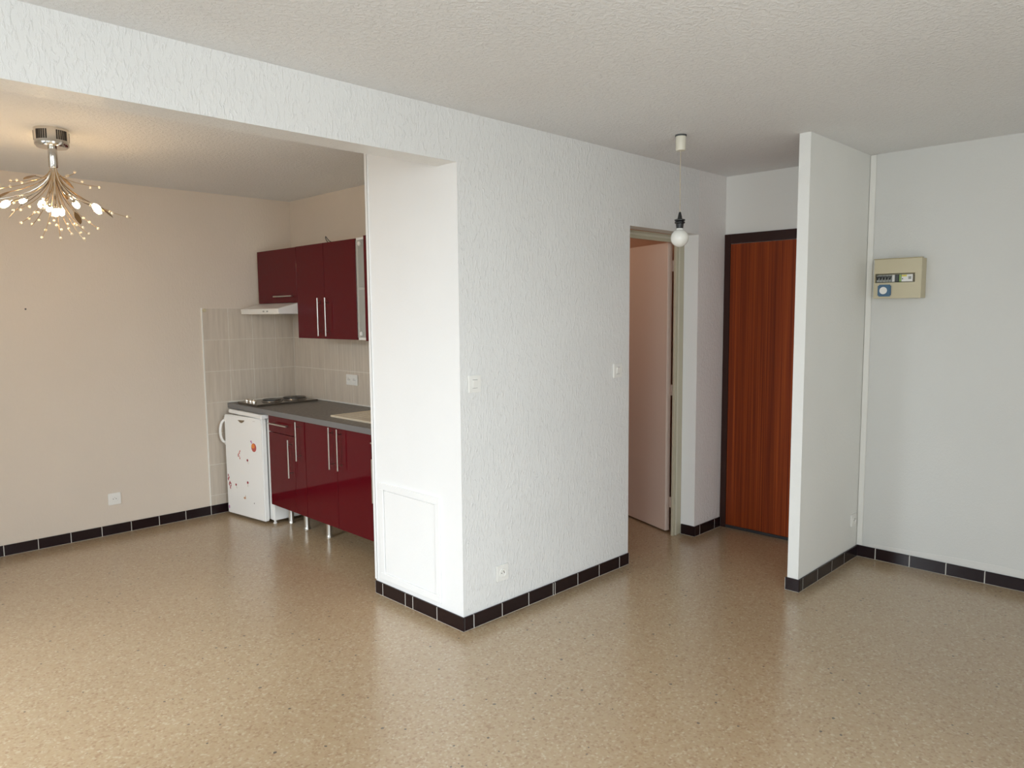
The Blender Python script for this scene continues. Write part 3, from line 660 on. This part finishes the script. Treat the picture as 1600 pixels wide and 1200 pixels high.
def curve(a, e, bend=0.5, n_=8):
    a, e = Vector(a), Vector(e); m1_ = a + Vector((0.04*(e.x-a.x), 0.04*(e.y-a.y), min((e.z-a.z)*bend, -0.075))); out = []
    for k in range(n_+1):
        s = k/n_; out.append((1-s)**2*a + 2*s*(1-s)*m1_ + s*s*e)
    return out
bulbs = [(-0.21, 0.036, -0.385), (-0.096, 0.214, -0.335), (-0.104, -0.180, -0.400), (-0.060, -0.230, -0.440), (0.054, 0.127, -0.389), (0.127, 0.133, -0.345), (0.130, -0.195, -0.395), (-0.239, 0.160, -0.365), (0.22, 0.10, -0.37), (0.03, 0.26, -0.36)]
for i, p in enumerate(bulbs):
    e = Vector(p); dirn = Vector((e.x, e.y, e.z+0.22)).normalized()
    base = e - dirn*0.035
    pts = [cp(q) for q in curve((0.012*dirn.x, 0.012*dirn.y, -0.187), base, 0.75)]
    a_ = obj('arm', tube(BM(), pts, 0.0045, 8), M_chrome, c, smooth=True)
    hd = obj('bulb_holder', tube(BM(), [cp(base-dirn*0.004), cp(base+dirn*0.012)], [0.007, 0.009], 12), M_chrome, a_, smooth=True)
    obj('bulb', tube(BM(), [cp(base+dirn*s_) for s_ in (0.0125, 0.016, 0.024, 0.036, 0.050, 0.057, 0.060)], [0.005, 0.011, 0.0145, 0.0155, 0.0125, 0.007, 0.002], 12), M_lit, a_, smooth=True)
tips = [(0.257, -0.296, -0.446), (0.194, -0.068, -0.27), (0.121, 0.088, -0.187), (0.062, -0.30, -0.544), (-0.014, -0.30, -0.548), (-0.03, -0.167, -0.565), (-0.054, 0.073, -0.536), (-0.181, -0.078, -0.489), (-0.138, 0.30, -0.233), (-0.264, 0.20, -0.404), (-0.06, 0.25, -0.462), (0.15, -0.17, -0.50), (0.12, -0.02, -0.55), (-0.22, -0.12, -0.44), (0.28, 0.05, -0.38), (-0.13, -0.28, -0.43), (0.06, 0.30, -0.42), (-0.31, 0.04, -0.33)]
for i, p in enumerate(tips):
    pts = [Vector(cp(q)) for q in curve((0.010*p[0]/0.3, 0.010*p[1]/0.3, -0.187), p, 0.62, 10)]
    tw = obj('twig', tube(BM(), pts, [0.0024-0.0001*k for k in range(11)], 6), M_wire, c, smooth=True)
    for k, s_ in enumerate((0.97, 0.86, 0.76)):
        q = pts[10].lerp(pts[7], (1-s_)*3.2)
        q = q + Vector((random.uniform(-1, 1), random.uniform(-1, 1), random.uniform(-1, 1)))*(0.006 if k == 0 else 0.014)
        bm = BM(); bmesh.ops.create_icosphere(bm, subdivisions=2, radius=0.0068); bmesh.ops.translate(bm, vec=q, verts=bm.verts)
        obj('bead', bm, M_bead, tw, smooth=True)
leaves = [(-0.080, 0.180, -0.227), (0.075, 0.03, -0.262), (0.03, -0.26, -0.473), (-0.187, 0.007, -0.435), (-0.20, 0.20, -0.331), (0.178, -0.215, -0.426), (0.10, 0.20, -0.30)]
for p in leaves:
    e = Vector(p); s0 = Vector((0, 0, -0.20)); dr = (e-s0).normalized(); sd_ = dr.cross(Vector((0, 0, 1))).normalized(); nn = sd_.cross(dr)
    bm = BM(); out = []
    for sgn, rng in ((1, range(7)), (-1, range(6, -1, -1))):
        for k in rng:
            tt = k/6; wd = 0.014*math.sin(math.pi*min(1, tt*0.94+0.03))**0.8
            if sgn < 0 and k in (0, 6): continue
            out.append((tt, sgn*wd))
    top = [bm.verts.new(cp(e + dr*(tt-0.7)*0.095 + sd_*w_ + nn*(0.0012+0.15*abs(w_)))) for tt, w_ in out]
    bot = [bm.verts.new(cp(e + dr*(tt-0.7)*0.095 + sd_*w_ + nn*(0.15*abs(w_)))) for tt, w_ in out]
    bm.faces.new(top); bm.faces.new(bot[::-1])
    for k in range(len(top)): bm.faces.new((top[k], bot[k], bot[(k+1) % len(top)], top[(k+1) % len(top)]))
    tube(bm, [cp(q) for q in curve((0, 0, -0.187), e-dr*0.06, 0.5, 6)], 0.0018, 6)
    obj('leaf', bm, M_leafm, c)
